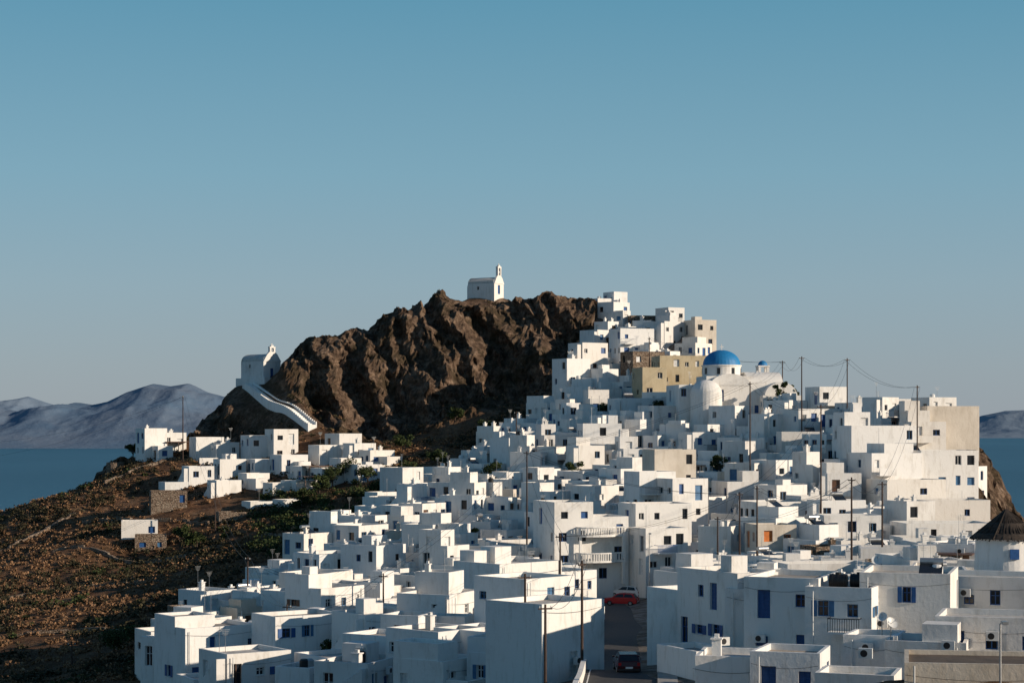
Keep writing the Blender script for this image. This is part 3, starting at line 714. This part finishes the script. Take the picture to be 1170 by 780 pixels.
# ================================================================ windmill
def windmill():
    Y0=158;x0=EX(1150,Y0);g_=gz(x0,Y0);z1=EZ(612,Y0)-g_;za=EZ(582,Y0)-g_;mb=MB()
    mb.lathe(0,0,[(2.75,-3),(2.6,0),(2.4,z1)],WHITE,36)
    pr=[]
    for i in range(9):
        t=i/8;pr.append(((2.75)*(1-t)+.04,z1-.15+(za-z1+.15)*t+.1*math.sin(i*2.1)))
    pr[-1]=(0,za)
    mb.lathe(0,0,[(2.4,z1-.12),(2.75,z1-.15)],THATCH,36);mb.lathe(0,0,pr,THATCH,36)
    for i in range(90):
        t=2*math.pi*i/90+R.uniform(-.04,.04);mb.tube((.1*math.cos(t),.1*math.sin(t),za+.03),(2.85*math.cos(t),2.85*math.sin(t),z1-.2+R.uniform(-.1,.04)),.03,R.uniform(.03,.07),THATCH,4)
    mb.tube((0,0,za-.4),(0,0,za+.3),.06,.04,WOOD,6)
    mb.box(-.35,.35,-2.62,-2.45,z1-1.7,z1-.9,BLUE)
    mb.obj('windmill',(x0,Y0,g_))
    mb=MB();mb.lathe(0,0,[(1.6,-1.5),(1.6,1.8),(1.25,1.8),(1.25,1.2),(0,1.2)],STONE,20)
    x=EX(131,388);mb.obj('ruined_stone_windmill',(x,388,gz(x,388)))
windmill()
# ================================================================ road
def npq(name,v,f,m):
    me=bpy.data.meshes.new(name);me.from_pydata(v,[],f);me.materials.append(m);me.update();o=bpy.data.objects.new(name,me);COL.objects.link(o);return o
def road():
    pts=[];
    for a,c in zip(RD[:-1],RD[1:]):
        k=int(np.hypot(*(c-a))/2)
        for i in range(k): pts.append(a+(c-a)*i/k)
    pts=np.array(pts);
    for _ in range(6): pts[1:-1]=(pts[:-2]+pts[1:-1]*2+pts[2:])/4
    d=np.gradient(pts,axis=0);d/=np.hypot(d[:,0],d[:,1])[:,None];nrm=np.stack([d[:,1],-d[:,0]],1)
    z=base(pts[:,0],pts[:,1])+.15
    def strip(o0,o1,dz,m,name,h=None):
        v=[];f=[]
        for i in range(len(pts)):
            a=pts[i]+nrm[i]*o0;c=pts[i]+nrm[i]*o1
            v+=[(a[0],a[1],z[i]+dz),(c[0],c[1],z[i]+dz)]
            if h: v+=[(c[0],c[1],z[i]+dz-h),(a[0],a[1],z[i]+dz-h)]
        k=4 if h else 2
        for i in range(len(pts)-1):
            if h:
                for j in range(4): f.append((k*i+j,k*i+(j+1)%4,k*(i+1)+(j+1)%4,k*(i+1)+j))
            else: f.append((k*i,k*i+1,k*i+3,k*i+2))
        if h: f.append((0,1,2,3));f.append(tuple(k*(len(pts)-1)+j for j in (3,2,1,0)))
        return npq(name,v,f,m)
    strip(-2.6,2.6,.0,ASPH,'road')
    strip(-2.35,-2.25,.006,WFRAME,'road_edge_line')
    strip(2.6,2.75,.13,CONC,'kerb',.5);strip(2.752,4.0,.12,CONC,'pavement',.5)
    strip(-2.95,-2.6,.75,WHITE,'roadside_wall',1.4)
    return pts,z
rpts,rz=road()
# ================================================================ cars
def car(b,Y,head,paint_,name):
    x=EX(b,Y);i=int(np.argmin((rpts[:,0]-x)**2+(rpts[:,1]-Y)**2));z=rz[i]+.01
    mb=MB();W_=.84
    body=[(-2.0,.28),(-2.03,.62),(-1.95,.92),(-.95,.98),(.9,.98),(1.85,.86),(2.0,.6),(1.98,.28)]
    cab=[(-1.9,.93),(-1.5,1.42),(-.3,1.5),(.35,1.44),(1.05,.95)]
    def sec(pr,w0,w1,m,z0,z1):
        def ww(zv): t=(zv-z0)/(z1-z0);return w0+(w1-w0)*t
        L_=[(p[0],-ww(p[1]),p[1]) for p in pr];R_=[(p[0],ww(p[1]),p[1]) for p in pr]
        for k in range(len(pr)):
            j=(k+1)%len(pr);mb.face([L_[k],L_[j],R_[j],R_[k]],m)
        mb.face(L_[::-1],m);mb.face(R_,m)
    sec(body,W_,W_-.03,paint_,.28,.98);sec(cab,W_-.05,W_-.22,paint_,.93,1.5)
    for sgn in(-1,1):
        def wy(zv): return sgn*((W_-.05)+((W_-.22)-(W_-.05))*(zv-.93)/(1.5-.93)+.008)
        for q_ in ([(-1.6,1.0),(-1.38,1.36),(-.5,1.42),(-.45,1.0)],[(-.38,1.0),(-.42,1.42),(.3,1.37),(.85,1.0)]):
            mb.face([(a,wy(c),c) for a,c in q_],GLASS)
        for wx in(-1.25,1.28):
            mb.tube((wx,sgn*(W_-.16),.3),(wx,sgn*(W_+.02),.3),.31,.31,RUB,16);mb.tube((wx,sgn*(W_+.02),.3),(wx,sgn*(W_+.03),.3),.18,.17,METAL,12)
        mb.box(.72,.86,sgn*W_-.02 if sgn>0 else -W_-.16,sgn*W_+.16 if sgn>0 else -W_+.02,.98,1.1,paint_)
    mb.face([(.385,-.55,1.43),(1.065,-.7,.965),(1.065,.7,.965),(.385,.55,1.43)],GLASS)
    mb.face([(-1.57,-.58,1.36),(-1.57,.58,1.36),(-1.86,.68,1.0),(-1.86,-.68,1.0)],GLASS)
    for sgn in(-1,1):
        mb.box(-2.045,-1.95,sgn*.68-.1,sgn*.68+.1,.66,.88,LAMPR);mb.box(1.88,2.0,sgn*.6-.15,sgn*.6+.15,.6,.76,PLASTW)
    mb.box(-2.06,-2.0,-.26,.26,.45,.58,PLASTW);mb.box(-2.08,-1.9,-.8,.8,.28,.44,BLACK);mb.box(1.9,2.05,-.8,.8,.26,.42,BLACK)
    mb.obj(name,(x,Y,z),math.radians(head))
car(716,146,92,DARKP,'parked_car');car(710,240,165,REDP,'red_parked_car');car(716,250,150,WHITEP,'white_parked_car')
# ================================================================ poles, lamps, wires
tops={}
def pole(b,Y,e,key=None,arms=1):
    x=EX(b,Y);g_=gz(x,Y);zt=EZ(e,Y);mb=MB();H=max(3,zt-g_)
    mb.tube((0,0,-1),(0,0,H),.13,.08,POLEW,8)
    for k in range(arms):
        z=H-.35-.6*k;mb.box(-.5,.5,-.05,.05,z,z+.1,POLEW)
        for q_ in(-.4,.4): mb.tube((q_,0,z+.1),(q_,0,z+.26),.035,.03,PLASTW,6)
    mb.obj('utility_pole',(x,Y,g_),R.uniform(-1.2,1.2));tops[key or b]=(x,Y,zt-.2)
for b,Y,e in [(209,380,452),(665,146,640),(623,138,690),(968,300,409),(916,315,407),(938,255,462),(845,232,562),(865,235,555),(1008,215,550),(973,205,545),(602,262,515),(857,285,436),
              (283,240,636),(82,235,733),(820,238,590),(894,345,412),(246,330,565),(328,205,690),(1048,285,440),(742,372,385),(640,205,610),(600,150,655),(590,340,470),(438,215,655)]:
    pole(b,Y,e)
def wire(a,c,sag=1.0,off=0):
    mb=MB();K=14;pr=None
    for i in range(K+1):
        t=i/K;p=Vector((a[0]+(c[0]-a[0])*t+off,a[1]+(c[1]-a[1])*t,a[2]+(c[2]-a[2])*t-sag*4*t*(1-t)))
        if pr is not None: mb.tube(pr,p,.02,.02,BLACK,3)
        pr=p
    mb.obj('power_line')
W_=[(968,916),(968,1048),(916,894),(938,968),(845,938),(865,973),(973,1008),(845,820),(857,938),(602,857),(602,845),(665,640),(665,623),(283,328),(283,438),(438,602),(246,283),(209,246),(857,894),(590,602),(1008,1048),(640,845),(742,894),(820,973),(640,602),(328,438)]
for i,(a,c) in enumerate(W_):
    for o in (-.4,.4): wire(tops[a],tops[c],1.2+.3*(i%3),o)
p0=tops[209];wire(p0,(p0[0]-45,p0[1]+30,p0[2]-9),1.5);wire(p0,(p0[0]-44,p0[1]+25,p0[2]-12),1.5)
def lamp(b,Y,e):
    x=EX(b,Y);g_=gz(x,Y);H=EZ(e,Y)-g_;mb=MB();mb.tube((0,0,-1),(0,0,H),.07,.05,METAL,8);mb.tube((0,0,H),(.0,-.7,H+.12),.04,.04,METAL,6)
    mb.box(-.14,.14,-1.15,-.6,H+.06,H+.2,METAL);mb.box(-.1,.1,-1.1,-.65,H+.03,H+.058,PLASTW);mb.obj('street_lamp',(x,Y,g_))
lamp(1143,103,712);lamp(742,240,610);lamp(693,262,588)
def tanks():
    Y0=141;zt=EZ(667,Y0)-.4
    for b in (958,982):
        mb=MB();mb.tube((-.62,0,.65),(.62,0,.65),.48,.48,BLACK,20)
        for q_ in(-.4,0,.4): mb.tube((q_-.04,0,.65),(q_+.04,0,.65),.51,.51,BLACK,20)
        for q_ in(-.4,.4): mb.box(q_-.06,q_+.06,-.45,.45,0,.2,METAL)
        mb.lathe(0,0,[(.2,1.08),(.2,1.25),(0,1.25)],BLACK,10)
        mb.obj('water_tank',(EX(b,Y0),Y0,zt),math.radians(-18))
tanks()
def dish(b,Y,e,az,r=.45):
    mb=MB();pr=[(0,0)]+[(r*i/5,.16*r/.45*(i/5)**2) for i in range(1,6)]
    mb.lathe(0,0,pr,PLASTW,20)
    mb.tube((0,0,0),(r*.2,0,r*1.0),.015,.015,METAL,4);mb.box(r*.1,r*.3,-.05,.05,r*.95,r*1.1,METAL)
    x=EX(b,Y);z=EZ(e,Y)
    c=Vector((math.cos(az)*.8,math.sin(az)*.8,.6)).normalized();q=c.to_track_quat('Z','Y').to_matrix()
    mb.v=[tuple(q@Vector(p)) for p in mb.v]
    mb.tube((0,0,0),(0,.15,-1.6),.035,.035,METAL,6)
    mb.obj('satellite_dish',(x,Y,z))
dish(1018,127,712,-1.0,.4);dish(1008,131,705,-2.0,.35);dish(1003,150,640,-2)
# ================================================================ vegetation
def cloud(n_,cs,rad,size):
    k=len(cs);u=np.random.normal(size=(k,n_,3));u/=np.linalg.norm(u,axis=2,keepdims=True)
    r=np.random.rand(k,n_,1)**.45;c=cs[:,None]+u*r*rad[:,None];c=c.reshape(-1,3)
    a=np.random.normal(size=c.shape);a/=np.linalg.norm(a,axis=1,keepdims=True)
    b_=np.cross(a,np.random.normal(size=c.shape));b_/=np.linalg.norm(b_,axis=1,keepdims=True)
    s=size*(.6+.8*np.random.rand(len(c),1))
    v=np.stack([c-a*s-b_*s*.6,c+a*s-b_*s*.6,c+a*s*.7+b_*s*.6,c-a*s*.7+b_*s*.6],1).reshape(-1,3)
    return v,np.arange(len(v)).reshape(-1,4)
def scatter(name,m,N_,cond,rmin,rmax,leaf,nl,yr=(205,432)):
    x=np.random.uniform(-112,85,N_*8);y=np.random.uniform(*yr,N_*8)
    keep=cond(x,y);x=x[keep][:N_];y=y[keep][:N_]
    z=height(x,y);r=np.random.uniform(rmin,rmax,len(x))*np.random.uniform(.6,1,len(x))
    v,q=cloud(nl,np.stack([x,y,z+r*.25],1),np.stack([r,r,r*.65],1),leaf)
    npmesh(name,v,q,[m])
def outside(x,y): 
    t=town(x,y);b_=bear(x,y);up=(y>340)&(y<396)&(b_>150)&(b_<440)
    return (~t)&(b_<700)&((~up)|(np.random.rand(len(x))<.35))&(pdist(SP,x,y)>2)
def dens_(x,y,s,th): return fbm(x/s,y/s,0*x+20,3)>th
scatter('dry_scrub',DRY,9000,lambda x,y:outside(x,y)&dens_(x,y,12,-.35)&(y<396),.3,.9,.14,26)
scatter('olive_scrub',OLIVE,3400,lambda x,y:outside(x,y)&dens_(x+50,y,10,-.05)&(y<400),.4,1.4,.16,34)
scatter('crag_scrub',OLIVE,500,lambda x,y:outside(x,y)&dens_(x+50,y,8,-.1)&(y>390),.3,.7,.14,30)
scatter('green_scrub',LEAF,330,lambda x,y:outside(x,y)&(y<385)&dens_(x,y+70,16,.2),.6,1.6,.16,70)
scatter('valley_shrubs',LEAF,300,lambda x,y:outside(x,y)&(bear(x,y)>290)&(bear(x,y)<470),.8,2.0,.17,110,(292,358))
def tree(b,Y,h,r,name='garden_tree',m=LEAF):
    x=EX(b,Y);g_=gz(x,Y);mb=MB();rng=random.Random(int(b*Y))
    mb.tube((0,0,-.5),(0,0,h*.5),.16,.1,BARK,8);cs=[];rd=[]
    for k in range(9):
        t=rng.uniform(0,6.28);rr=r*rng.uniform(.25,.75);zz_=h*rng.uniform(.5,.95)
        p=(rr*math.cos(t),rr*math.sin(t),zz_);mb.tube((0,0,h*.4),p,.07,.02,BARK,5)
        cs.append(p);q=r*rng.uniform(.3,.5);rd.append((q,q,q*.75))
    v,q=cloud(150,np.array(cs),np.array(rd),.12)
    for i in q: mb.face([v[j] for j in i],m)
    mb.obj(name,(x,Y,g_))
for b,Y,h,r in [(787,250,3.2,2.2),(398,352,4,3),(380,348,3.6,2.6),(420,345,3.4,2.5),(365,343,3.5,2.3),(130,235,3.4,3),(155,240,2.6,2.6),(435,330,3.4,2.5),(345,335,3,2.2),(565,330,4,2),(610,305,3.5,2),(205,330,2.6,1.8),(690,360,3.5,1.5),(1092,250,2.5,1.2),(970,235,3,1.6),(500,352,4,2.4),(470,345,3.6,2.4),(225,322,3,2.2),(850,300,3.5,1.6),(893,338,6.2,1.5),(905,342,5.2,1.3),(460,372,3,2.2),(555,372,3,1.8),(520,385,3,2),(152,393,3.2,1.6)]:
    tree(b,Y,h,r)
nt_=0
for k in range(600):
    Y_=R.uniform(180,400);b_=R.uniform(200,1100);x=EX(b_,Y_)
    if nt_<40 and town(np.array([x]),np.array([Y_]),10)[0] and roaddist(np.array([x]),np.array([Y_]))[0]>6 and lotfree(x,Y_,.8,.8):
        tree(b_,Y_,R.uniform(2.2,4.2),R.uniform(1,1.8));HC.append((x,Y_,1.5));nt_+=1
# ================================================================ sea, islands
SEA,nt,b=mat('sea_water')
g=nt.nodes.new('ShaderNodeNewGeometry').outputs['Position']
nt.links.new(ramp(nt,noise(nt,g,.0006,4,.5,(1,.3,1)),[(.35,(.02,.09,.15)),(.65,(.03,.115,.185))]),b.inputs['Base Color'])
b.inputs['Roughness'].default_value=.45;b.inputs['Specular IOR Level'].default_value=.35
bump(nt,b,noise(nt,g,.03,5,.6,(1,1,1)),.6,8)
mb=MB();mb.face([(-300000,-3000,0),(300000,-3000,0),(300000,400000,0),(-300000,400000,0)],SEA);mb.obj('sea_water')
def island(name,tab,D,depth,b0,b1,c1,c2,seed=0):
    m,nt,bb=mat(name+'_hazed_rock')
    g=nt.nodes.new('ShaderNodeNewGeometry').outputs['Position']
    nt.links.new(ramp(nt,noise(nt,g,.0008,10,.7),[(.38,c1),(.6,c2)]),bb.inputs['Base Color'])  # bluish aerial haze is painted into these base colours, paler for farther islands
    bump(nt,bb,noise(nt,g,.003,8,.65),.5,60)
    t=np.array(tab,float);nb=int((b1-b0)/2);bs=np.linspace(b0,b1,nb);js=np.linspace(0,1,90)
    B,J=np.meshgrid(bs,js);Yv=D+depth*J;Xv=(B-585)*(D+depth*.55)/F
    Hr=(487-np.interp(B,t[:,0],t[:,1]))*(D+depth*.55)/F+200
    shp=np.where(J<.55,sst(0,.55,J)**.8*.55+.45*J/.55,1-sst(.55,1,J)*1.1)
    n_=fbm(Xv/1300,Yv/1300,0*Xv+seed,6,True,.55)
    Zv=Hr*shp+n_*130*np.clip(J*3,0,1)*(.12+.88*(1-np.exp(-((J-.55)/.1)**2)))-8*(J<.01)
    v=np.stack([Xv.ravel(),Yv.ravel(),Zv.ravel()],1);idx=np.arange(B.size).reshape(B.shape)
    q=np.stack([idx[:-1,:-1],idx[:-1,1:],idx[1:,1:],idx[1:,:-1]],-1).reshape(-1,4)
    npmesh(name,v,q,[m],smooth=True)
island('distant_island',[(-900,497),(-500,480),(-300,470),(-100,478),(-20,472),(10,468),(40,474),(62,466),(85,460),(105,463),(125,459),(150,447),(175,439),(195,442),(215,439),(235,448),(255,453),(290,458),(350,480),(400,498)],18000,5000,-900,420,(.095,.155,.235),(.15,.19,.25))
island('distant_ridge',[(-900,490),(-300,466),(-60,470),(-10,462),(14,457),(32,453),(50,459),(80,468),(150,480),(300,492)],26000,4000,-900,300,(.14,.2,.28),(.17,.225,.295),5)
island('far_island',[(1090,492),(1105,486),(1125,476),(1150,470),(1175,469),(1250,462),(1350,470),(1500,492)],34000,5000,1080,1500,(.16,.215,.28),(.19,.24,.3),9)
# ================================================================ light, world, camera
sv=Vector((.91,-.34,.30)).normalized()
sl=bpy.data.lights.new('sun','SUN');sl.energy=5.0;sl.angle=math.radians(.5);sl.color=(1,.84,.66)
so=bpy.data.objects.new('sun',sl);so.rotation_euler=sv.to_track_quat('Z','Y').to_euler();so.location=(50,-50,300);COL.objects.link(so)
w=bpy.data.worlds.new('World');scene.world=w;w.use_nodes=True;nt=w.node_tree
sk=nt.nodes.new('ShaderNodeTexSky');sk.sky_type='NISHITA';sk.sun_disc=False
sk.sun_elevation=math.asin(sv.z);sk.sun_rotation=math.atan2(sv.x,sv.y)
sk.altitude=200;sk.air_density=1.0;sk.dust_density=.4;sk.ozone_density=3
tc=nt.nodes.new('ShaderNodeTexCoord');sp=nt.nodes.new('ShaderNodeSeparateXYZ');nt.links.new(tc.outputs['Generated'],sp.inputs[0])
S_=.085
gr=ramp(nt,sp.outputs[2],[(0,(.31,.355,.41)),(.03,(.305,.375,.43)),(.07,(.28,.40,.475)),(.125,(.21,.395,.5)),(.21,(.115,.32,.45)),(.5,(.04,.125,.25)),(1,(.025,.075,.17))])
vm=nt.nodes.new('ShaderNodeVectorMath');vm.operation='SCALE';vm.inputs['Scale'].default_value=1/S_;nt.links.new(gr,vm.inputs[0])
mx=mixc(nt,.85,sk.outputs[0],vm.outputs[0])
bg=nt.nodes['Background'];nt.links.new(mx,bg.inputs[0]);bg.inputs[1].default_value=S_
cam=bpy.data.cameras.new('camera');cam.lens=70;cam.sensor_width=36;cam.shift_y=97/1170;cam.clip_end=500000;cam.clip_start=.5
cobj=bpy.data.objects.new('camera',cam);cobj.location=(0,0,CZ);cobj.rotation_euler=(math.pi/2,0,0);COL.objects.link(cobj);scene.camera=cobj
scene.view_settings.view_transform='Standard';scene.view_settings.look='None';scene.view_settings.exposure=0
print('objs',len(bpy.data.objects))
